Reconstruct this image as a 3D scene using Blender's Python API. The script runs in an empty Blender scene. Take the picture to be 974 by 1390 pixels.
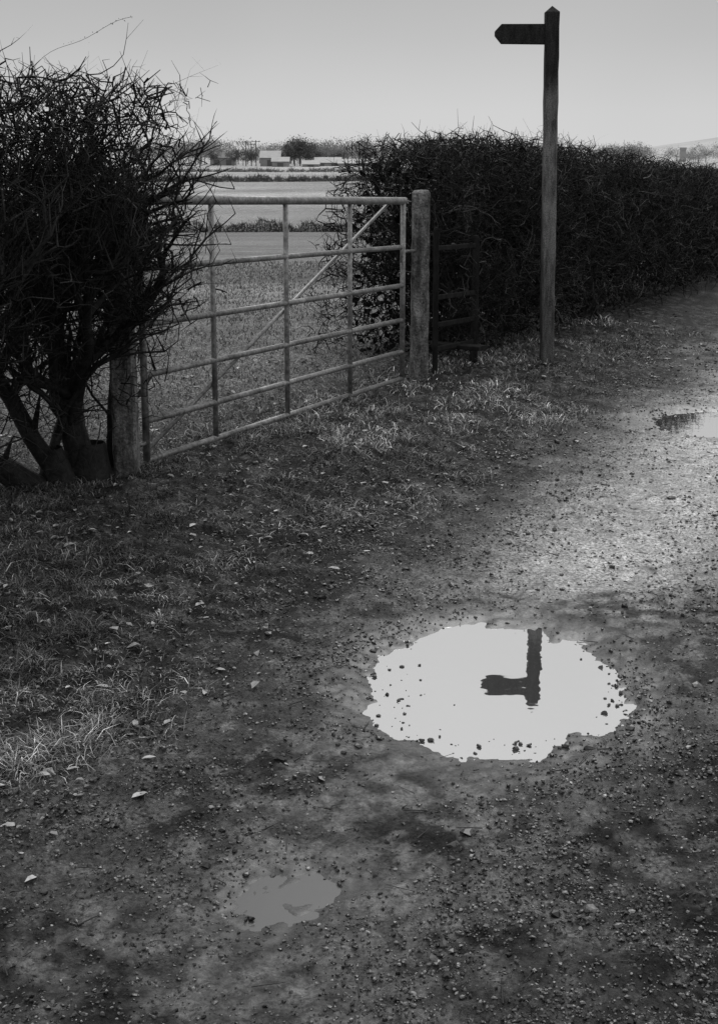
import bpy, math, random
import numpy as np
from mathutils import Vector
rng=np.random.default_rng(7); random.seed(11)
S=bpy.context.scene
col=S.collection

# ---------------------------------------------------------------- helpers
def hsh(ix,iy,s):
    v=np.sin(ix*127.1+iy*311.7+s*74.7)*43758.5453
    return v-np.floor(v)
def vn(x,y,s=0):
    ix=np.floor(x);iy=np.floor(y);fx=x-ix;fy=y-iy
    fx=fx*fx*(3-2*fx);fy=fy*fy*(3-2*fy)
    a=hsh(ix,iy,s);b=hsh(ix+1,iy,s);c=hsh(ix,iy+1,s);d=hsh(ix+1,iy+1,s)
    return (a*(1-fx)+b*fx)*(1-fy)+(c*(1-fx)+d*fx)*fy
def fbm(x,y,f,o=4,s=0):
    t=0;a=.5;n=0
    for i in range(o):
        t=t+a*vn((x*.8-y*.6)*f+i*17.3,(x*.6+y*.8)*f-i*9.1,s+i);n+=a;a*=.5;f*=2.03
    return t/n-.5
def ss(a,b,x):
    t=np.clip((x-a)/(b-a),0,1);return t*t*(3-2*t)

def mesh_obj(name,V,F,mat,attrs=None,smooth=False,parent=None):
    V=np.asarray(V,dtype=np.float32);F=np.asarray(F,dtype=np.int32)
    me=bpy.data.meshes.new(name)
    me.vertices.add(len(V));me.vertices.foreach_set('co',V.ravel())
    k=F.shape[1]
    me.loops.add(F.size);me.loops.foreach_set('vertex_index',F.ravel())
    me.polygons.add(len(F))
    me.polygons.foreach_set('loop_start',np.arange(len(F),dtype=np.int32)*k)
    me.polygons.foreach_set('loop_total',np.full(len(F),k,dtype=np.int32))
    me.polygons.foreach_set('use_smooth',np.full(len(F),smooth,dtype=bool))
    if attrs:
        for n,a in attrs.items():
            at=me.attributes.new(n,'FLOAT','POINT');at.data.foreach_set('value',np.asarray(a,dtype=np.float32).ravel())
    me.update(calc_edges=True)
    me.materials.append(mat)
    ob=bpy.data.objects.new(name,me);col.objects.link(ob)
    if parent: ob.parent=parent
    return ob
def pyobj(name,V,F,mat,parent=None,smooth=False,shade=None):
    me=bpy.data.meshes.new(name);me.from_pydata([tuple(map(float,v)) for v in V],[],F);me.update()
    if smooth:
        for p in me.polygons: p.use_smooth=len(p.vertices)==4
    if shade is not None:
        at=me.attributes.new('shade','FLOAT','POINT');at.data.foreach_set('value',np.asarray(shade,dtype=np.float32))
    me.materials.append(mat)
    ob=bpy.data.objects.new(name,me);col.objects.link(ob)
    if parent: ob.parent=parent
    return ob
def empty(name,loc=(0,0,0)):
    e=bpy.data.objects.new(name,None);col.objects.link(e);e.empty_display_size=.2
    return e

def mat(name,base=.1,rough=.8,spec=.5,attr=None,noise=None,bump=None,metal=0.,coat=0.):
    m=bpy.data.materials.new(name);m.use_nodes=True
    nt=m.node_tree;n=nt.nodes;l=nt.links;b=n['Principled BSDF']
    b.inputs['Roughness'].default_value=rough;b.inputs['Specular IOR Level'].default_value=spec
    b.inputs['Metallic'].default_value=metal
    tc=n.new('ShaderNodeTexCoord')
    v=n.new('ShaderNodeValue');v.outputs[0].default_value=base;cur=v.outputs[0]
    if attr:
        a=n.new('ShaderNodeAttribute');a.attribute_name=attr
        mu=n.new('ShaderNodeMath');mu.operation='MULTIPLY';l.new(cur,mu.inputs[0]);l.new(a.outputs['Fac'],mu.inputs[1]);cur=mu.outputs[0]
    if noise:
        for nz in (noise if isinstance(noise,list) else [noise]):
            t=n.new('ShaderNodeTexNoise');t.inputs['Scale'].default_value=nz[0];t.inputs['Detail'].default_value=6;t.inputs['Roughness'].default_value=.65
            l.new(tc.outputs['Object'],t.inputs['Vector'])
            if len(nz)>3:
                mp=n.new('ShaderNodeMapping');mp.inputs['Scale'].default_value=nz[3];l.new(tc.outputs['Object'],mp.inputs[0]);l.new(mp.outputs[0],t.inputs['Vector'])
            mr=n.new('ShaderNodeMapRange');mr.inputs['From Min'].default_value=.33;mr.inputs['From Max'].default_value=.67
            mr.inputs['To Min'].default_value=nz[1];mr.inputs['To Max'].default_value=nz[2]
            l.new(t.outputs['Fac'],mr.inputs['Value'])
            mu=n.new('ShaderNodeMath');mu.operation='MULTIPLY';l.new(cur,mu.inputs[0]);l.new(mr.outputs[0],mu.inputs[1]);cur=mu.outputs[0]
    l.new(cur,b.inputs['Base Color'])
    if bump:
        t=n.new('ShaderNodeTexNoise');t.inputs['Scale'].default_value=bump[0];t.inputs['Detail'].default_value=5
        l.new(tc.outputs['Object'],t.inputs['Vector'])
        bp=n.new('ShaderNodeBump');bp.inputs['Strength'].default_value=bump[1];bp.inputs['Distance'].default_value=bump[2]
        l.new(t.outputs['Fac'],bp.inputs['Height']);l.new(bp.outputs[0],b.inputs['Normal'])
    return m

def tubes(name,P0,P1,R0,R1,material,n=3,parent=None,smooth=True,attrs=None):
    P0=np.asarray(P0,float);P1=np.asarray(P1,float);R0=np.asarray(R0,float);R1=np.asarray(R1,float)
    d=P1-P0;L=np.linalg.norm(d,axis=1,keepdims=True);d=d/np.maximum(L,1e-6)
    ref=np.where(np.abs(d[:,2:3])>.9,np.array([[1.,0,0]]),np.array([[0,0,1.]]))
    a=np.cross(d,ref);a/=np.linalg.norm(a,axis=1,keepdims=True);b=np.cross(d,a)
    M=len(P0);V=np.zeros((M,2*n,3))
    for i in range(n):
        th=2*math.pi*i/n;o=a*math.cos(th)+b*math.sin(th)
        V[:,i]=P0+o*R0[:,None];V[:,n+i]=P1+o*R1[:,None]
    base=(np.arange(M)*2*n)[:,None]
    F=np.stack([np.concatenate([base+i,base+(i+1)%n,base+n+(i+1)%n,base+n+i],axis=1) for i in range(n)],axis=1).reshape(-1,4)
    at=None
    if attrs is not None: at={'shade':np.repeat(attrs,2*n)}
    return mesh_obj(name,V.reshape(-1,3),F,material,at,smooth,parent)

def rods(name,lst,material,parent=None,n=14):
    V=[];F=[]
    for p0,p1,r in lst:
        p0=Vector(p0);p1=Vector(p1);d=(p1-p0).normalized()
        a=d.cross(Vector((0,0,1)) if abs(d.z)<.9 else Vector((1,0,0))).normalized();b=d.cross(a)
        o=len(V)
        for p in (p0,p1):
            for i in range(n):
                t=2*math.pi*i/n;V.append(p+(a*math.cos(t)+b*math.sin(t))*r)
        for i in range(n): F.append((o+i,o+(i+1)%n,o+n+(i+1)%n,o+n+i))
        F.append(tuple(o+i for i in range(n))[::-1]);F.append(tuple(o+n+i for i in range(n)))
    return pyobj(name,V,F,material,parent,True)

# ---------------------------------------------------------------- layout
def edge(y): return -2.2+.43*y+.10*np.maximum(0,y-12)
def gline(y): return -4.14+.505*y
PUD=[(.41,3.99,.39,.53,.3),(2.34,8.22,.60,.46,.2),(-.15,2.73,.12,.14,.5)]
PY=[-50,12,90,180,400,450,1500,4500];PZ=[.15,.15,-3.1,-1.25,-1.3,-.7,0,2]
def pe(i,x,y):
    px,py,rx,ry,w=PUD[i]
    a=(.32,.15,.8)[i]
    return np.sqrt(((x-px)/rx)**2+((y-py)/ry)**2)+a*fbm(x,y,5,3,31)+(.28,.15,.8)[i]*fbm(x,y,17,3,33)
def zg(x,y,fine=True):
    x=np.asarray(x,float);y=np.asarray(y,float)
    d=(x-edge(y))*.918
    q=-(x-gline(y))*.893
    z=.026+.015*fbm(x,y,1.6,3,3)
    z=z+.135*ss(.05,1.15,-d)+.03*fbm(x,y,2.5,4,11)*ss(0,.5,-d)
    z=z+.12*ss(3.2,4.2,d)
    rut=np.exp(-((d-.8)/.33)**2)
    z=z-.010*rut
    if fine:
        near=ss(16,9,y)
        z=z+near*(.018*fbm(x,y,9,4,5)+(.026-.015*rut)*fbm(x,y,50,3,8))
        z=z+near*ss(.1,.4,-d)*.05*fbm(x,y,14,3,21)
    for i in range(3):
        e=pe(i,x,y)
        k=ss((1.35,1.35,1.7)[i],.75,e)
        tgt=(-.010,-.014,-.0012)[i]+(.011,.008,.010)[i]*fbm(x,y,30,3,4)
        z=z*(1-k)+tgt*k
    w=np.maximum(ss(.5,4,q),ss(40,80,y))
    P=np.interp(y,PY,PZ)+.25*fbm(x,y,.05,2,2)*ss(20,60,y)
    return z*(1-w)+(P+.03*fbm(x,y,2.,3,6)*ss(60,20,y))*w

# ---------------------------------------------------------------- ground
def axis_x():
    a=list(np.arange(-2.1,3.0,.0115));st=.0115
    r=a[-1];rr=[]
    while r<4500: st*=1.10; r+=st; rr.append(r)
    st=.0115;l=a[0];ll=[]
    while l>-4500: st*=1.10; l-=st; ll.append(l)
    return np.array(ll[::-1]+a+rr)
def axis_y():
    a=[2.0]
    while a[-1]<14: a.append(a[-1]+a[-1]*.0036)
    st=a[-1]*.0036
    while a[-1]<4500:
        st=min(st*1.12,a[-1]*.05); a.append(a[-1]+st)
    b=[];v=2.0;st=.01
    while v>-60: st*=1.2; v-=st; b.append(v)
    return np.array(b[::-1]+a)
ax=axis_x();ay=axis_y()
X,Y=np.meshgrid(ax,ay);Z=zg(X,Y)
nx,ny=len(ax),len(ay)
idx=np.arange(nx*ny).reshape(ny,nx)
F=np.stack([idx[:-1,:-1],idx[:-1,1:],idx[1:,1:],idx[1:,:-1]],axis=-1).reshape(-1,4)
D=(X-edge(Y))*.918;Q=-(X-gline(Y))*.893
rut=np.exp(-((D-.88+.3*fbm(X,Y,.9,3,41))/.44)**2)
patch=ss(-.16,.16,fbm(X,Y,3.2,6,51))
grain=fbm(X,Y,18,4,55)
alb=.012+.026*patch+.060*ss(-.03,.2,grain)
far=ss(4.3,5.4,Y)
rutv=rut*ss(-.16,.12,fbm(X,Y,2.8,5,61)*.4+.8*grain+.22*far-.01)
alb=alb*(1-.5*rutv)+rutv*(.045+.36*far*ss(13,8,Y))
verge=ss(-.1,.25,-D+.7*fbm(X,Y,3,4,71))
alb=alb*(1-verge)+verge*(.013+.05*ss(-.05,.2,grain))
fld=ss(.1,.8,Q)
fa=np.interp(Y,[0,8,14,30,60,88,92,178,183,300,305,420,500,4000],[.07,.11,.15,.17,.17,.16,.24,.29,.24,.29,.33,.34,.32,.42])  # field colours by distance; the farthest also paled to paint in haze
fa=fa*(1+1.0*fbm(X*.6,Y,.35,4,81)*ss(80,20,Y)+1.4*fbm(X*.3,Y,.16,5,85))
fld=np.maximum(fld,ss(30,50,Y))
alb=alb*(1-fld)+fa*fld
wet=np.clip(rutv*1.0+.4*patch*(1-verge),0,1)*(1-fld)*(1-verge*.8)
film=.35*rutv*(1-fld)
for i in range(3):
    e=pe(i,X,Y)
    wet=np.maximum(wet,ss(1.8,1.0,e)*.9)
    film=np.maximum(film,(.9,1.,.7)[i]*ss((1.5,1.6,2.0)[i],.95,e))
    alb=alb*(1-.5*ss(1.6,1.0,e))

gm=bpy.data.materials.new('mud_and_grass_ground');gm.use_nodes=True
nt=gm.node_tree;n=nt.nodes;l=nt.links;b=n['Principled BSDF']
tc=n.new('ShaderNodeTexCoord')
def att(nm):
    a=n.new('ShaderNodeAttribute');a.attribute_name=nm;return a.outputs['Fac']
def nz(scale,det,lo,hi,fmin=.35,fmax=.65):
    t=n.new('ShaderNodeTexNoise');t.inputs['Scale'].default_value=scale;t.inputs['Detail'].default_value=det;t.inputs['Roughness'].default_value=.75
    l.new(tc.outputs['Object'],t.inputs['Vector'])
    m=n.new('ShaderNodeMapRange');m.inputs['From Min'].default_value=fmin;m.inputs['From Max'].default_value=fmax
    m.inputs['To Min'].default_value=lo;m.inputs['To Max'].default_value=hi;l.new(t.outputs['Fac'],m.inputs['Value']);return t,m
def mul(a,c):
    m=n.new('ShaderNodeMath');m.operation='MULTIPLY';l.new(a,m.inputs[0]);l.new(c,m.inputs[1]);return m.outputs[0]
t1,m1=nz(75,8,.02,2.6,.40,.64);t2,m2=nz(11,7,.55,1.45);t4,m4=nz(1.1,6,.75,1.25)
c=mul(mul(mul(m1.outputs[0],m2.outputs[0]),m4.outputs[0]),att('alb'))
l.new(c,b.inputs['Base Color'])
rm=n.new('ShaderNodeMapRange');rm.inputs['To Min'].default_value=.75;rm.inputs['To Max'].default_value=.33
l.new(att('wet'),rm.inputs['Value']);l.new(rm.outputs[0],b.inputs['Roughness'])
sm=n.new('ShaderNodeMapRange');sm.inputs['To Min'].default_value=.2;sm.inputs['To Max'].default_value=.8
l.new(att('wet'),sm.inputs['Value']);l.new(sm.outputs[0],b.inputs['Specular IOR Level'])
l.new(att('film'),b.inputs['Coat Weight']);b.inputs['Coat IOR'].default_value=1.55;b.inputs['Coat Roughness'].default_value=.42
bp=n.new('ShaderNodeBump');bp.inputs['Strength'].default_value=1.;bp.inputs['Distance'].default_value=.010
t3,_=nz(150,6,0,1);l.new(t3.outputs['Fac'],bp.inputs['Height']);l.new(bp.outputs[0],b.inputs['Normal'])
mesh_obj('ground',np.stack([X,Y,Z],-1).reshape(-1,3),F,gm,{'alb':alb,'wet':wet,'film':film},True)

# ---------------------------------------------------------------- puddles
def water(name,metal,base,rough):
    m=mat(name,base,rough,.8,metal=metal)
    nt=m.node_tree;n=nt.nodes;l=nt.links
    tc=n['Texture Coordinate'];t=n.new('ShaderNodeTexNoise');t.inputs['Scale'].default_value=11;t.inputs['Detail'].default_value=2
    l.new(tc.outputs['Object'],t.inputs['Vector'])
    bp=n.new('ShaderNodeBump');bp.inputs['Strength'].default_value=.08;bp.inputs['Distance'].default_value=.004
    l.new(t.outputs['Fac'],bp.inputs['Height']);l.new(bp.outputs[0],n['Principled BSDF'].inputs['Normal'])
    return m
wm=water('puddle_water',.95,.84,.015);wm2=water('thin_puddle_water',.45,.12,.22)
for i,(px,py,rx,ry,w) in enumerate(PUD):
    N=64;V=[(px,py,0)];
    for k in range(N):
        t=2*math.pi*k/N;V.append((px+rx*1.34*math.cos(t),py+ry*1.34*math.sin(t),0))
    pyobj('puddle',V,[(0,1+k,1+(k+1)%N) for k in range(N)],wm2 if i==2 else wm)

# ---------------------------------------------------------------- stones
def ico():
    p=(1+5**.5)/2
    v=np.array([(-1,p,0),(1,p,0),(-1,-p,0),(1,-p,0),(0,-1,p),(0,1,p),(0,-1,-p),(0,1,-p),(p,0,-1),(p,0,1),(-p,0,-1),(-p,0,1)],float)
    v/=np.linalg.norm(v[0])
    f=np.array([(0,11,5),(0,5,1),(0,1,7),(0,7,10),(0,10,11),(1,5,9),(5,11,4),(11,10,2),(10,7,6),(7,1,8),(3,9,4),(3,4,2),(3,2,6),(3,6,8),(3,8,9),(4,9,5),(2,4,11),(6,2,10),(8,6,7),(9,8,1)])
    return v,f
def stones(name,x,y,r,shade,material,sink=.3,flat=.65,zf=None):
    iv,iF=ico();N=len(x)
    V=np.repeat(iv[None],N,0)*(1+.28*rng.standard_normal((N,12,1)).clip(-1.5,1.5))
    sc=np.stack([rng.uniform(.7,1.4,N),rng.uniform(.7,1.4,N),rng.uniform(.45,.9,N)*flat/.65],-1)
    V=V*sc[:,None,:]*r[:,None,None]
    th=rng.uniform(0,6.28,N);c=np.cos(th)[:,None];s=np.sin(th)[:,None]
    Vx=V[...,0]*c-V[...,1]*s;Vy=V[...,0]*s+V[...,1]*c
    z=(zg(x,y) if zf is None else zf)+r*(.5-sink)
    V=np.stack([Vx+x[:,None],Vy+y[:,None],V[...,2]+z[:,None]],-1)
    Fc=(iF[None]+(np.arange(N)*12)[:,None,None]).reshape(-1,3)
    mesh_obj(name,V.reshape(-1,3),Fc,material,{'shade':np.repeat(shade,12)})
stm=mat('wet_gravel',1.,.36,.6,attr='shade',noise=(120,.6,1.3))
N=150000
u=rng.uniform(0,1,N);y=2.15*(12/2.15)**u
x=rng.uniform(-.34,.34,N)*y+rng.uniform(-.12,.12,N)
d=(x-edge(y))*.918
rt=np.exp(-((d-.84)/.36)**2)
dens=np.where(d>0,1-.8*rt,np.exp(d/.35)*1.0)*(.25+.75*ss(-.12,.12,fbm(x,y,5,4,91)))
inp=np.zeros(N)
for i in range(3): inp=np.maximum(inp,ss(1.1,.85,pe(i,x,y)))
dens=dens*(1-.99*inp)
k=(rng.uniform(0,1,N)<dens)&(np.abs(d)<6)
x=x[k];y=y[k]
r=(.0018+.0036*rng.uniform(0,1,len(x))**3)*(.7+.12*y)
big=rng.uniform(0,1,len(x))<.025;r[big]*=rng.uniform(1.5,2.6,big.sum())
sh=.007+.10*rng.uniform(0,1,len(x))**2.5+.20*(rng.uniform(0,1,len(x))<.03)
stones('gravel',x,y,r,sh,stm)
N=60
px=rng.normal(.10,.06,N);py=rng.uniform(3.55,4.15,N)
px=np.append(px,rng.uniform(.2,.75,45));py=np.append(py,rng.normal(3.53,.05,45))
px=np.append(px,rng.normal(.76,.04,25));py=np.append(py,rng.normal(3.9,.2,25))
rr=.002+.006*rng.uniform(0,1,len(px))**3
stones('puddle_edge_gravel',px,py,rr,rng.uniform(.012,.04,len(px)),stm,sink=.0,zf=np.maximum(zg(px,py),-.001))

# ---------------------------------------------------------------- grass
gmat=mat('grass_blades',1.,.45,.5,attr='shade')
def grass(name,x,y,h,w,shade,lean=.6):
    N=len(x);z=zg(x,y)-.004
    a=rng.uniform(0,6.28,N);ld=rng.uniform(0,6.28,N);ln=h*rng.uniform(.15,1.3,N)*lean
    wx=np.cos(a)*w/2;wy=np.sin(a)*w/2;lx=np.cos(ld)*ln;ly=np.sin(ld)*ln
    V=np.zeros((N,5,3))
    V[:,0]=np.stack([x-wx,y-wy,z],-1);V[:,1]=np.stack([x+wx,y+wy,z],-1)
    V[:,2]=np.stack([x+wx*.8+lx*.35,y+wy*.8+ly*.35,z+h*.6],-1);V[:,3]=np.stack([x-wx*.8+lx*.35,y-wy*.8+ly*.35,z+h*.6],-1)
    V[:,4]=np.stack([x+lx,y+ly,z+h*rng.uniform(.4,1.,N)],-1)
    B=(np.arange(N)*5)[:,None,None]
    Fc=(np.array([[0,1,2],[0,2,3],[3,2,4]])[None]+B).reshape(-1,3)
    mesh_obj(name,V.reshape(-1,3),Fc,gmat,{'shade':np.repeat(shade,5)})
N=350000
y=2.5*(12.5/2.5)**rng.uniform(0,1,N);x=rng.uniform(-.36,.30,N)*y
d=(x-edge(y))*.918;q=-(x-gline(y))*.893
cl=fbm(x,y,7,3,101)+.6*fbm(x,y,1.6,2,105)
dens=ss(-.05,.35,-d+.5*fbm(x,y,3,3,107))*(.18+.82*ss(-.14,.12,cl))
k=(rng.uniform(0,1,N)<dens)&(q<.3)
x=x[k];y=y[k];cl=cl[k];q=q[k]
h=rng.uniform(.010,.030,len(x))*(1+1.3*ss(-.02,.3,cl))*(.85+.02*y)
sh=.018+.18*rng.uniform(0,1,len(x))**2.2+.34*(rng.uniform(0,1,len(x))<.08)
sh=sh*(.38+1.4*ss(-.16,.18,fbm(x,y,2.1,4,111)))*(1+.9*ss(4.6,6.,y)*ss(-1.0,.0,x))*(1+.5*ss(5.2,4.2,y))*(1-.5*ss(-.35,.1,q)*ss(7,6,y))
grass('verge_grass',x,y,h,.0015+.00033*y,sh,1.7)
N=90000
y=5.2*(30/5.2)**rng.uniform(0,1,N);x=rng.uniform(-.34,.14,N)*y
q=-(x-gline(y))*.893
k=(q>-.1)&(rng.uniform(0,1,N)<ss(-.25,.1,fbm(x,y,3,3,121)))
x=x[k];y=y[k]
sh=.05+.33*rng.uniform(0,1,len(x))**1.8
grass('field_grass',x,y,rng.uniform(.015,.04,len(x))*(.7+.05*y),.002+.0005*y,sh,1.3)

# ---------------------------------------------------------------- leaf litter
lm=mat('dead_leaves_litter',1.,.4,.5,attr='shade',noise=(70,.6,1.3))
def leaves(x,y,s,shade,z=None,flat=True):
    N=len(x)
    a=rng.uniform(0,6.28,N)
    c=np.cos(a);sn=np.sin(a)
    loc=np.array([(-1,0,0),(-.3,.5,1),(.5,.45,1),(1,0,.3),(.5,-.45,1),(-.3,-.5,1)],float)
    V=np.repeat(loc[None],N,0);V+=rng.normal(0,.12,V.shape)
    V[...,2]*=rng.uniform(.0,.6,N)[:,None]
    if not flat:
        A=rng.standard_normal((N,3));A/=np.linalg.norm(A,axis=1,keepdims=True)
        B=rng.standard_normal((N,3));B=np.cross(A,B);B/=np.linalg.norm(B,axis=1,keepdims=True)
        C=np.cross(A,B)
        V=V[...,0:1]*A[:,None]+V[...,1:2]*B[:,None]+V[...,2:3]*C[:,None]
    V*=s[:,None,None]/2
    Vx=V[...,0]*c[:,None]-V[...,1]*sn[:,None]+x[:,None];Vy=V[...,0]*sn[:,None]+V[...,1]*c[:,None]+y[:,None]
    zz=(zg(x,y)+.006 if z is None else z)
    V=np.stack([Vx,Vy,V[...,2]+zz[:,None]],-1)
    B=(np.arange(N)*6)[:,None,None]
    Fc=(np.array([[0,1,2,3],[0,3,4,5]])[None]+B).reshape(-1,4)
    return V.reshape(-1,3),Fc,np.repeat(shade,6)
N=56000
y=2.6*(14/2.6)**rng.uniform(0,1,N);x=rng.uniform(-.36,.34,N)*y
d=(x-edge(y))*.918;q=-(x-gline(y))*.893
k=(rng.uniform(0,1,N)<ss(-.35,.5,-d)*(.25+.75*ss(-.12,.15,fbm(x,y,2,3,131))))&(q<1.5)
x=x[k];y=y[k]
u=rng.uniform(0,1,len(x))
sh=.008+.11*rng.uniform(0,1,len(x))**2+.34*(u<.06)
V,Fc,a=leaves(x,y,rng.uniform(.006,.022,len(x))*(1+1.0*(u<.04))*(.8+.06*y),sh)
mesh_obj('leaf_litter',V,Fc,lm,{'shade':a})
N=420
y=2.3*(9/2.3)**rng.uniform(0,1,N);x=rng.uniform(-.3,.26,N)*y
a=rng.uniform(0,3.14,N);L=rng.uniform(.015,.07,N)
p0=np.stack([x,y,np.maximum(zg(x,y),0)+.004],-1);x1=x+np.cos(a)*L;y1=y+np.sin(a)*L
p1=np.stack([x1,y1,np.maximum(zg(x1,y1),0)+.005],-1)
ok=(pe(0,x,y)>1.1)&(pe(2,x,y)>1.3);p0=p0[ok];p1=p1[ok]
twm=mat('fallen_twig_bark',.035,.6,.4)
R=rng.uniform(.0010,.0024,len(p0))
tubes('fallen_twigs',p0,p1,R,R*.6,twm,4)

# ---------------------------------------------------------------- hedges
bark=mat('hawthorn_bark',1.,.75,.2,attr='shade',noise=(30,.5,1.5),bump=(60,.8,.010))
dark=mat('hedge_fill_and_leaflet',1.,.9,.1,attr='shade')  # for the added dark fill inside the hedges and the bramble leaflets
def walk(P,Dr,L,r,K,jit,inside,shade,spur=.6):
    A=[];B=[];RA=[];RB=[];SH=[]
    p=P.copy();dr=Dr.copy();alive=np.ones(len(P),bool)
    for k in range(K):
        dr=dr+rng.normal(0,jit,dr.shape);dr/=np.linalg.norm(dr,axis=1,keepdims=True)
        q=p+dr*(L/K)[:,None]
        alive&=inside(q)
        r0=r*(1-k/(K+.6));r1=r*(1-(k+1)/(K+.6))
        A.append(p[alive]);B.append(q[alive]);RA.append(r0[alive]);RB.append(r1[alive]);SH.append(shade[alive])
        m=alive&(rng.uniform(0,1,len(p))<spur)
        sd=dr[m]+rng.normal(0,.9,(m.sum(),3));sd/=np.linalg.norm(sd,axis=1,keepdims=True)
        A.append(q[m]);B.append(q[m]+sd*(L[m]*rng.uniform(.10,.32,m.sum()))[:,None]);RA.append(r1[m]*.8);RB.append(r1[m]*.4);SH.append(shade[m])
        p=q
    return [np.concatenate(z) for z in (A,B,RA,RB,SH)]

def hedge(name,C0,dirv,s0,s1,half,topf,N,lowz,sfun,trad,Nfill,fillband,trunks,zpow=.75,long=.03,jit=.33,Lr=(.12,.42),shd=(.012,.03,.05,.12),thin=None):
    par=empty(name)
    dv=np.array([dirv[0],dirv[1]]);dv/=np.linalg.norm(dv);pv=np.array([dv[1],-dv[0]])
    def tw(s,p,z): return np.stack([C0[0]+dv[0]*s+pv[0]*p,C0[1]+dv[1]*s+pv[1]*p,z],-1)
    def loc(P):
        dx=P[:,0]-C0[0];dy=P[:,1]-C0[1];return dx*dv[0]+dy*dv[1],dx*pv[0]+dy*pv[1],P[:,2]
    def inside(P,m=0.):
        s,p,z=loc(P)
        t=topf(s)+.08*fbm(s,p,5,3,140)+m
        w=half(z)+.16*fbm(s,z,3.5,3,150)+m
        e0=s0+.30*fbm(p,z,3,3,151)-m
        return (z<t)&(np.abs(p)<w)&(s>e0+.05*ss(t-.25,t,z))&(s<s1)&(z>.08)
    s=sfun(N)
    z=lowz+(topf(s)-lowz)*rng.uniform(0,1,N)**zpow
    if thin is not None:
        k=rng.uniform(0,1,N)<thin(s,z);s=s[k];z=z[k]
    p=half(z)*rng.uniform(-1,1,len(s))
    P=tw(s,p,z)
    ok=inside(P);P=P[ok];s=s[ok];p=p[ok]
    out=pv[None]*(np.sign(p)*rng.uniform(0,.8,len(p)))[:,None]+rng.normal(0,.55,(len(p),2))
    Dr=np.concatenate([out,rng.normal(.45,.6,(len(p),1))],1);Dr/=np.linalg.norm(Dr,axis=1,keepdims=True)
    L=rng.uniform(Lr[0],Lr[1],len(p));r=trad[0]+(trad[1]-trad[0])*rng.uniform(0,1,len(p))**2
    mg=rng.uniform(-.05,.06,len(p))
    sh=shd[0]+shd[1]*rng.uniform(0,1,len(p))**2+shd[2]*(rng.uniform(0,1,len(p))<shd[3])
    A=walk(P,Dr,L,r,5,jit,lambda q:inside(q,mg),sh)
    m=rng.uniform(0,1,len(P))<long
    A2=walk(P[m],Dr[m],L[m]*1.4,r[m]*.8,6,.25,lambda q:inside(q,.14),sh[m],.5)
    A=[np.concatenate([a,b]) for a,b in zip(A,A2)]
    tubes('twigs',A[0],A[1],A[2],A[3],bark,3,par,True,A[4])
    s=sfun(Nfill);z=fillband[0]+(topf(s)-.1-fillband[0])*rng.uniform(0,1,Nfill)
    if thin is not None:
        k=rng.uniform(0,1,Nfill)<thin(s,z)**2;s=s[k];z=z[k]
    p=half(z)*fillband[1]*rng.uniform(-1,1,len(s))
    P=tw(s,p,z);P=P[inside(P,-.1)]
    V,Fc,a=leaves(P[:,0],P[:,1],rng.uniform(.02,.05,len(P))*fillband[2],rng.uniform(.005,.018,len(P)),P[:,2],False)
    mesh_obj('inner_light_block',V,Fc,dark,{'shade':a},False,par)  # dark leaf-shaped quads added inside the hedge to block light
    SA=[];SB=[];RA=[];RB=[];SH=[]
    def inb(q,m):
        dx=q[0]-C0[0];dy=q[1]-C0[1];s=dx*dv[0]+dy*dv[1];p=dx*pv[0]+dy*pv[1]
        return s>s0-m and abs(p)<float(half(q[2]))+m and s<s1
    tmax=float(topf(np.array([0.]))[0])
    def grow(p,d,r,L,lev):
        nseg=5 if lev<2 else 4
        for i in range(nseg):
            j=.14 if lev==0 else .3
            d=(d+Vector((random.gauss(0,j),random.gauss(0,j),random.gauss(.03,.14)))).normalized()
            q=p+d*(L/nseg);r1=r*.89
            if q.z>tmax+.03 or (lev>0 and not inb(q,.06 if lev>1 else .12)):
                t=Vector((C0[0]+dv[0]*.5,C0[1]+dv[1]*.5,0))-p;t.z=0
                k=.35 if p.z<tmax-.2 else .12
                q=p+(t.normalized()*.4+Vector((0,0,.8 if p.z<tmax-.2 else -.3))).normalized()*L*k
                SA.append(tuple(p));SB.append(tuple(q));RA.append(r);RB.append(r*.12);SH.append(.015);return
            last=(i==nseg-1)
            SA.append(tuple(p));SB.append(tuple(q+d*r*.3));RA.append(r);RB.append(r*.15 if (last and lev>0) else r1);SH.append(random.uniform(.010,.03))
            if lev<5 and r1>.003 and (i>0 or lev>0):
                for _ in range(random.choice((1,1,2)) if lev>0 else 2):
                    nd=(d+Vector((random.gauss(0,.65),random.gauss(0,.65),random.gauss(.25,.35)))).normalized()
                    grow(q if not last else p.lerp(q,.6),nd,r1*random.uniform(.45,.7),L*random.uniform(.5,.78),lev+1)
            p=q;r=r1
        if lev==0:
            for _ in range(3):
                nd=(d+Vector((random.gauss(0,.4),random.gauss(0,.4),random.gauss(.25,.2)))).normalized()
                grow(p,nd,r*.85,L*.6,1)
    for (bx,by,r,dx,dy,L) in trunks:
        zt=float(zg(bx,by));dd=Vector((dx,dy,1)).normalized()
        grow(Vector((bx,by,zt))-dd*(.12+r),dd,r,L,0)
        # gentle swelling at the foot of the trunk
        SA.append(tuple(Vector((bx,by,zt))-dd*.10));SB.append(tuple(Vector((bx,by,zt))+dd*.16));RA.append(r*1.55);RB.append(r*.9);SH.append(.018)
    tubes('trunks',SA,SB,RA,RB,bark,9,par,True,np.array(SH))
    return par

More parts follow.
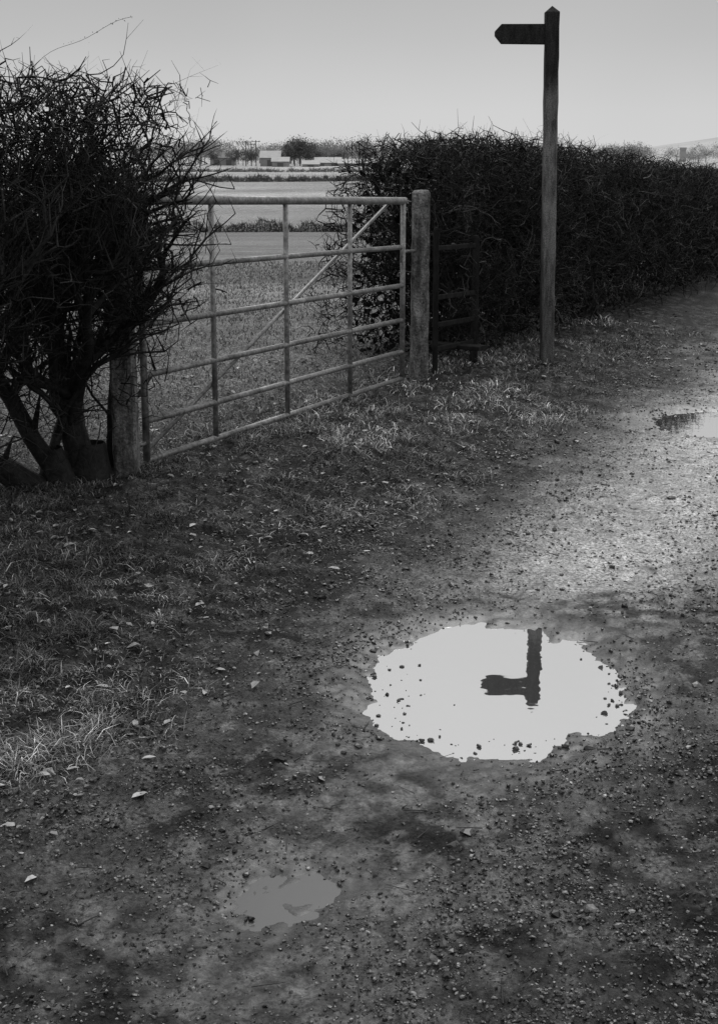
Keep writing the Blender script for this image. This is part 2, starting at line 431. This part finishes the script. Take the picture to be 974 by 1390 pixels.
tl=[(-1.19,6.08,.074,.0,.02,1.05),(-1.30,5.98,.050,-.22,-.1,1.0),(-1.44,5.93,.050,-.95,-.5,.75),(-1.38,6.0,.028,.22,.1,.9),
    (-1.62,5.60,.034,.15,.1,1.),(-1.74,5.32,.050,-.1,-.1,1.),(-1.95,4.8,.05,-.2,-.1,1.),(-2.1,4.5,.05,.1,0,1.),(-1.12,6.18,.018,.0,.0,1.0)]
hedge('hawthorn_hedge',(-1.02,6.18),(-.451,-.893),-.22,3.4,lambda z:.20+.18*ss(.6,1.1,z),
      lambda s:1.87+0*s,9000,.36,lambda n:rng.uniform(-.38,3.2,n),(.0020,.0060),1500,(1.0,.5,.8),tl,.74,.03,.6,(.10,.34),(.006,.015,.025,.10),
      lambda s,z:(.34+.66*ss(-.14,.12,s))*(.42+.58*ss(.75,1.05,z)))
C0=np.array([.45,10.3]);dv=np.array([.461,.887])
tr=[(C0[0]+dv[0]*s+random.uniform(-.25,.25),C0[1]+dv[1]*s+random.uniform(-.2,.2),random.uniform(.02,.045),random.uniform(-.3,.3),random.uniform(-.3,.3),.8) for s in np.concatenate([np.arange(-.1,5,.4),np.arange(5,20,.8)])]
def sfr(n):
    u=rng.uniform(0,1,n);return 9.1*((31/9.1)**u)-9.7
hedge('hawthorn_hedge',tuple(C0),tuple(dv),-.55,21,lambda z:.70-.22*ss(.6,1.5,z),
      lambda s:np.interp(s,[-.6,-.3,0,1,5,8,25],[1.50,1.64,1.70,1.72,1.56,1.42,1.34]),38000,.12,sfr,(.0024,.0066),20000,(.15,.65,1.5),tr,.75,.012,.6,(.12,.40),(.006,.022,.09,.12))
pts=[]
for i in range(15):
    t=i/14;pts.append((-1.38+.44*t,6.1,1.88+.24*t**.6+.01*math.sin(9*t)))
e=empty('bramble_shoot')
tubes('stem',pts[:-1],pts[1:],np.full(14,.0008),np.full(14,.0008),bark,4,e,True,np.full(14,.03))
P=np.array(pts)[5:];P=np.repeat(P,2,0)+rng.normal(0,.008,(20,3))
V,Fc,a=leaves(P[:,0],P[:,1],rng.uniform(.005,.010,20),np.full(20,.04),P[:,2],False);mesh_obj('leaflets',V,Fc,dark,{'shade':a},False,e)

# ---------------------------------------------------------------- gate
wood=mat('weathered_post_wood',.10,.85,.2,noise=[(22,.2,1.9,(1,1,.25)),(90,.4,1.6),(5,.4,1.6)],bump=(70,.9,.010))
signw=mat('dark_stained_wood',1.,.8,.2,attr='shade',noise=[(26,.4,1.9,(1,1,.2)),(150,.35,1.9)],bump=(80,.8,.006))
galv=mat('galvanised_steel',.21,.45,.5,noise=[(6,.5,1.35),(55,.45,1.45)],metal=.3,bump=(120,.35,.002))
def post(name,x,y,w,z1,material,lean=(0,0),top='flat',parent=None,seed=0,shf=None):
    r=random.Random(seed);z0=float(zg(x,y))-.15;H=z1-z0;n=26
    prof=[(-1,-.8),(-.8,-1),(.8,-1),(1,-.8),(1,.8),(.8,1),(-.8,1),(-1,.8)]
    V=[];F=[]
    for i in range(n+1):
        t=i/n;z=z0+H*t
        cx=x+lean[0]*t;cy=y+lean[1]*t
        for a,bb in prof:
            k=w/2*(1+r.uniform(-.05,.05));V.append((cx+a*k,cy+bb*k,z))
    for i in range(n):
        for j in range(8):
            F.append((i*8+j,i*8+(j+1)%8,(i+1)*8+(j+1)%8,(i+1)*8+j))
    o=len(V)
    cx=x+lean[0];cy=y+lean[1]
    if top=='point':
        V.append((cx,cy,z1+w*.45))
        for j in range(8): F.append((n*8+j,n*8+(j+1)%8,o))
    else:
        for a,bb in prof: V.append((cx+a*w*.40,cy+bb*w*.40,z1+.014+r.uniform(-.004,.004)))
        V.append((cx,cy,z1+.02))
        for j in range(8):
            F.append((n*8+j,n*8+(j+1)%8,o+(j+1)%8,o+j));F.append((o+j,o+(j+1)%8,o+8))
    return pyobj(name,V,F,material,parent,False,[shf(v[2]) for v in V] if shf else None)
post('gate_post',-1.04,6.14,.105,1.41,wood,(0.0,0),seed=1)
post('gate_post',.385,8.96,.112,1.34,wood,(.005,0),seed=2)
G=empty('field_gate')
def gp(s,f):
    x=-1.02+1.395*s;y=6.18+2.76*s
    zb=.20;zt=1.375-.085*s
    return (x,y,zb+(zt-zb)*f)
fr=[0,.155,.335,.53,.745,1.0]
sa,sb=.035,.925
rods('rails',[(gp(sa,f),gp(sb,f),.0145) for f in fr[:-1]],galv,G)
rods('top_rail',[(gp(sa-.005,1),gp(sb+.008,1),.022)],galv,G,20)
rods('uprights',[(gp(s,0),gp(s,1),.0165) for s in (sa,sb)]+[(gp(s,.002),gp(s,.99),.0135) for s in (.225,.456,.694)],galv,G)
nrm=Vector((-.893,.451,0))*.026
rods('brace',[(Vector(gp(sa+.01,.03))+nrm,Vector(gp(.875,.985))+nrm,.0105)],galv,G)
rods('hinges',[(Vector(gp(0,f)),Vector(gp(sa,f)),.011) for f in (.07,.93)],galv,G)
rods('latch',[(Vector(gp(sb,.72)),Vector(gp(.985,.72)),.009),(Vector(gp(sb-.01,.66)),Vector(gp(sb-.01,.78))+Vector((.012,0,0)),.008)],galv,G)

st=empty('wooden_stile')
darkw=mat('old_dark_timber',.016,.9,.1,noise=[(30,.5,1.6,(1,1,.3))],bump=(80,.6,.005))
post('near_post',.50,9.18,.036,1.10,darkw,parent=st,seed=4)
post('far_post',.80,9.72,.05,1.02,darkw,parent=st,seed=5)
def plank(name,p0,p1,h,t,material,parent):
    p0=Vector(p0);p1=Vector(p1);d=(p1-p0).normalized();s=d.cross(Vector((0,0,1))).normalized()*t/2;u=Vector((0,0,h/2));c=.12
    V=[];F=[]
    for p in (p0,p1):
        for a,bb in ((-1,-1+c*2),(-1+c,-1),(1-c,-1),(1,-1+c*2),(1,1-c*2),(1-c,1),(-1+c,1),(-1,1-c*2)): V.append(p+s*a+u*bb)
    for j in range(8): F.append((j,(j+1)%8,8+(j+1)%8,8+j))
    F.append(tuple(range(8))[::-1]);F.append(tuple(range(8,16)))
    return pyobj(name,V,F,material,parent)
for i,z in enumerate((.32,.48,.66,.98)):
    plank('rail_%d'%i,(.505,9.21,z),(.79,9.69,z-.01),.03,.022,darkw,st)
plank('step',(.52,9.62,.30),(.84,9.42,.30),.03,.12,darkw,st)

# ---------------------------------------------------------------- footpath sign
sp=empty('footpath_signpost')
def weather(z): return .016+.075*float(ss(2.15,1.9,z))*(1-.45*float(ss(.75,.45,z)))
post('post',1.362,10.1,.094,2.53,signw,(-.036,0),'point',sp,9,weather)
def arm():
    zc=2.385;y0=10.1-.018;y1=10.1+.018;xr=1.285;xl=.935
    h=.068
    out=[(xr,-h),(xr,h),(xl+.045,h*.97),(xl+.0,h*.25),(xl,-h*.2),(xl+.045,-h*.97)]
    V=[];F=[];n=len(out)
    V+=[(x,y0,zc+z+.004*(xr-x)) for x,z in out]+[(x,y1,zc+z+.004*(xr-x)) for x,z in out]
    F.append(tuple(range(n)));F.append(tuple(range(n,2*n))[::-1])
    for j in range(n): F.append((j,n+j,n+(j+1)%n,(j+1)%n))
    ob=pyobj('arm',V,F,signw,sp,False,[.014]*len(V))
    m=ob.modifiers.new('b','BEVEL');m.width=.004;m.segments=2
arm()

# ---------------------------------------------------------------- distance
hz1=mat('distant_twigs_hazed',1.,.95,.0,attr='shade')  # far hedges and trees: haze painted in as paler tones
def scatter_hedge(name,x0,y0,x1,y1,H,W,N,L,R,s0,s1):
    t=rng.uniform(0,1,N);x=x0+(x1-x0)*t;y=y0+(y1-y0)*t+rng.uniform(-W/2,W/2,N)
    n1=fbm(t*abs(x1-x0),t*0,1.1,4,161)+.5*fbm(t*abs(x1-x0),t*0,.2,2,162)
    hh=np.maximum(H*(.7+1.5*n1),.15)
    z=zg(x,y,False)+hh*rng.uniform(0,1,N)**1.2-.05
    k=rng.uniform(-.45,0,N)<n1
    x,y,z=x[k],y[k],z[k];M=len(x)
    D_=np.stack([rng.normal(0,.6,M),rng.normal(0,.6,M),np.abs(rng.normal(.6,.5,M))],-1)
    D_/=np.linalg.norm(D_,axis=1,keepdims=True)
    P0=np.stack([x,y,z],-1);P1=P0+D_*(L*rng.uniform(.4,1.3,M))[:,None]
    r=np.full(M,R)
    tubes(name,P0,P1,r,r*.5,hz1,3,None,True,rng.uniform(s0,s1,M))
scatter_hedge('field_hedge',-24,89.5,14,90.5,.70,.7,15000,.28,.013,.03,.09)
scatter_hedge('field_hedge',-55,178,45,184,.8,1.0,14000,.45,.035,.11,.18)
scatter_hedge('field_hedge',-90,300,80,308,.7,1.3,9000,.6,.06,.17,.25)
def crown(x,y,z,H,W,N,s0,s1,V_,F_,A_):
    nb=9
    cs=np.stack([rng.normal(0,W*.24,nb),rng.normal(0,W*.2,nb),H*rng.uniform(.35,.85,nb)],-1)
    c=cs[rng.integers(0,nb,N)]+rng.normal(0,1,(N,3))*np.array([W*.11,W*.11,H*.10])
    c[:,2]=np.maximum(c[:,2],.1)
    V,Fc,a=leaves(c[:,0]+x,c[:,1]+y,rng.uniform(.4,1.,N)*H*.07,rng.uniform(s0,s1,N),c[:,2]+z,False)
    o=sum(len(v) for v in V_);V_.append(V);F_.append(Fc+o);A_.append(a)
    return cs
def treerow(name,lst,s0,s1,N=420):
    V_=[];F_=[];A_=[];T0=[];T1=[];R=[]
    for (x,y,H,W) in lst:
        z=float(zg(x,y,False));cs=crown(x,y,z,H,W,N,s0,s1,V_,F_,A_)
        T0.append((x,y,z));T1.append((x,y,z+H*.5));R.append(H*.025)
        for c in cs: T0.append((x,y,z+H*.35));T1.append((x+c[0],y+c[1],z+c[2]));R.append(H*.012)
    e=empty(name)
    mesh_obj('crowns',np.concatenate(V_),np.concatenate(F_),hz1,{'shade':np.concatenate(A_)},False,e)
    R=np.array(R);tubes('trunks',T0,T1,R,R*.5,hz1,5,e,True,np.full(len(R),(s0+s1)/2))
def U(u,D): return (u-487)/1900*D*1.03
row=[]
for i in range(120):
    D=random.uniform(520,620);row.append((U(random.uniform(200,620),D),D,random.uniform(6,10.5),random.uniform(8,14)))
treerow('distant_trees',row,.22,.31,420)  # pale tone range carries the painted haze
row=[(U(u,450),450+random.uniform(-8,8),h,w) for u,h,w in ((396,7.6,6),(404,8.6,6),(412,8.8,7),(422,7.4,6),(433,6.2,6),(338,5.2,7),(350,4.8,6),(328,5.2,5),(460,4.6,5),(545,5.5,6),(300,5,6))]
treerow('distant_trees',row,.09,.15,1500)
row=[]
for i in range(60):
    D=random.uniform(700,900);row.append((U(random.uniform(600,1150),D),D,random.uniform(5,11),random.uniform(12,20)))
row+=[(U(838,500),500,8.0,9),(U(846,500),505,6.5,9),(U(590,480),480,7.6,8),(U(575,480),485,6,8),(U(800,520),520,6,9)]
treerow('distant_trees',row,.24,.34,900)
roofm=mat('pale_shed_roof',.42,.6,.3,noise=(.5,.85,1.1));wallm=mat('shed_wall',.24,.8,.2,noise=(.8,.8,1.15));doorm=mat('shed_door',.10,.8,.2)
def shed(u,D,w,dp,h,rh,roof=roofm):
    x=U(u,D);z=float(zg(x,D,False))-.2
    e=empty('farm_shed')
    X0,X1,Y0,Y1=x-w/2,x+w/2,D,D+dp
    pyobj('walls',[(X0,Y0,z),(X1,Y0,z),(X1,Y1,z),(X0,Y1,z),(X0,Y0,z+h),(X1,Y0,z+h),(X1,Y1,z+h),(X0,Y1,z+h),(X0,(Y0+Y1)/2,z+h+rh),(X1,(Y0+Y1)/2,z+h+rh)],
      [(0,1,5,4),(2,3,7,6),(1,2,6,9,5),(3,0,4,8,7)],wallm,e)
    k=.3;ym=(Y0+Y1)/2
    pyobj('roof',[(X0-k,Y0-k,z+h-.05),(X1+k,Y0-k,z+h-.05),(X1+k,ym,z+h+rh+.12),(X0-k,ym,z+h+rh+.12),(X0-k,Y1+k,z+h-.05),(X1+k,Y1+k,z+h-.05)],[(0,1,2,3),(3,2,5,4)],roof,e)
    nd=max(1,int(w/4))
    for i in range(nd):
        cx=X0+(i+.5)*w/nd
        pyobj('door_%d'%i,[(cx-.9,Y0-.06,z+.1),(cx+.9,Y0-.06,z+.1),(cx+.9,Y0-.06,z+h*.75),(cx-.9,Y0-.06,z+h*.75)],[(0,1,2,3)],doorm,e)
shed(373,440,6,7,2.8,2.0);shed(386,432,5,5,1.8,1.2)
shed(447,442,8,8,1.3,1.5);shed(473,440,6,8,1.1,1.2);shed(497,446,7,8,1.2,1.2);shed(425,430,5,5,1.0,1.0);shed(312,460,8,6,2.6,1.7,wallm)
shed(520,450,9,6,1.4,1.2,wallm)
pm=mat('pole_wood',.10,.8,.2)
for (u,D,H) in ((342,440,7.6),(355,440,7.8),(349,445,7.0)):
    x=U(u,D);z=float(zg(x,D,False));e=empty('electricity_pole')
    rods('pole',[((x,D,z),(x,D,z+H),.14)],pm,e,8)
    rods('crossarm',[((x-1.3,D-.14,z+H-.4),(x+1.3,D-.14,z+H-.4),.10)],pm,e,6)
    rods('insulators',[((x+k,D-.14,z+H-.31),(x+k,D-.14,z+H),.06) for k in (-1.1,0,1.1)],pm,e,6)
x=U(903,640);z=0;e=empty('water_tower')
tm=mat('tower_concrete',.30,.8,.2)
pyobj('shaft',[(x-1.2,640,z),(x+1.2,640,z),(x+1.2,642.4,z),(x-1.2,642.4,z),(x-1.1,640.1,z+5.2),(x+1.1,640.1,z+5.2),(x+1.1,642.3,z+5.2),(x-1.1,642.3,z+5.2)],[(0,1,5,4),(1,2,6,5),(2,3,7,6),(3,0,4,7),(4,5,6,7)],tm,e)
pyobj('cap',[(x-1.3,639.9,z+5.2),(x+1.3,639.9,z+5.2),(x+1.3,642.5,z+5.2),(x-1.3,642.5,z+5.2),(x-1.3,639.9,z+6.3),(x+1.3,639.9,z+6.3),(x+1.3,642.5,z+6.3),(x-1.3,642.5,z+6.3)],[(0,1,5,4),(1,2,6,5),(2,3,7,6),(3,0,4,7),(4,5,6,7),(3,2,1,0)],tm,e)
hx=np.linspace(-2500,4500,240);hy=np.linspace(2600,4300,30)
HX,HY=np.meshgrid(hx,hy)
prof=10+62*np.exp(-((HX-1080)/330)**2)+60*np.exp(-((HX-2300)/700)**2)+14*np.exp(-((HX+200)/900)**2)
HZ=prof*np.sin(np.clip((HY-2600)/1700,0,1)*math.pi)**.8*(1+.35*fbm(HX,HY,.004,3,171))-3
idx=np.arange(HX.size).reshape(HX.shape)
Fh=np.stack([idx[:-1,:-1],idx[:-1,1:],idx[1:,1:],idx[1:,:-1]],axis=-1).reshape(-1,4)
mesh_obj('hills',np.stack([HX,HY,HZ],-1).reshape(-1,3),Fh,mat('hazy_hill',.50,.95,.0,noise=(.004,.9,1.1)),None,True)  # haze is put into the hill's pale base colour

# ---------------------------------------------------------------- sky and sun
el=math.radians(48);az=math.radians(14)
w=bpy.data.worlds.new('World');S.world=w;w.use_nodes=True
nt=w.node_tree;n=nt.nodes;l=nt.links
bg=n['Background'];out=n['World Output']
sk=n.new('ShaderNodeTexSky');sk.sky_type='NISHITA';sk.sun_disc=False;sk.sun_elevation=el;sk.sun_rotation=az;sk.dust_density=2
bw=n.new('ShaderNodeRGBToBW');l.new(sk.outputs[0],bw.inputs[0]);l.new(bw.outputs[0],bg.inputs['Color']);bg.inputs['Strength'].default_value=.06
tc=n.new('ShaderNodeTexCoord');sx=n.new('ShaderNodeSeparateXYZ');l.new(tc.outputs['Generated'],sx.inputs[0])
cr=n.new('ShaderNodeValToRGB');cr.color_ramp.interpolation='LINEAR'
E=cr.color_ramp.elements
E[0].position=0.0;E[0].color=(.68,)*3+(1,)
E[1].position=1.0;E[1].color=(.95,)*3+(1,)
for p,v in ((.03,.65),(.08,.53),(.125,.46),(.17,.56),(.24,.62),(.30,.66),(.42,.70),(.6,.92)):
    e_=E.new(p);e_.color=(v,v,v,1)
l.new(sx.outputs['Z'],cr.inputs['Fac'])
tn=n.new('ShaderNodeTexNoise');tn.inputs['Scale'].default_value=2.6;tn.inputs['Detail'].default_value=3;l.new(tc.outputs['Generated'],tn.inputs['Vector'])
mr=n.new('ShaderNodeMapRange');mr.inputs['To Min'].default_value=.84;mr.inputs['To Max'].default_value=1.16;l.new(tn.outputs['Fac'],mr.inputs['Value'])
b2=n.new('ShaderNodeBackground');l.new(cr.outputs[0],b2.inputs['Color']);l.new(mr.outputs[0],b2.inputs['Strength'])
mx=n.new('ShaderNodeMixShader');mx.inputs[0].default_value=.92
l.new(bg.outputs[0],mx.inputs[1]);l.new(b2.outputs[0],mx.inputs[2]);l.new(mx.outputs[0],out.inputs['Surface'])
sd=bpy.data.lights.new('sun','SUN');sd.energy=1.1;sd.angle=math.radians(24);sd.color=(1,.997,.99)
so=bpy.data.objects.new('sun',sd);col.objects.link(so)
ts=Vector((math.sin(az)*math.cos(el),math.cos(az)*math.cos(el),math.sin(el)))
so.rotation_euler=(-ts).to_track_quat('-Z','Y').to_euler();so.location=(0,0,30)

# ---------------------------------------------------------------- camera
cd=bpy.data.cameras.new('camera');co=bpy.data.objects.new('camera',cd);col.objects.link(co)
co.location=(0,0,1.55);co.rotation_euler=(math.radians(90)-math.atan(435/1900),0,0)
cd.sensor_fit='VERTICAL';cd.sensor_height=36;cd.lens=1900*36/1390;cd.shift_y=-45/1390
cd.clip_start=.05;cd.clip_end=9000
S.camera=co
S.view_settings.view_transform='Standard';S.view_settings.look='None';S.view_settings.exposure=0
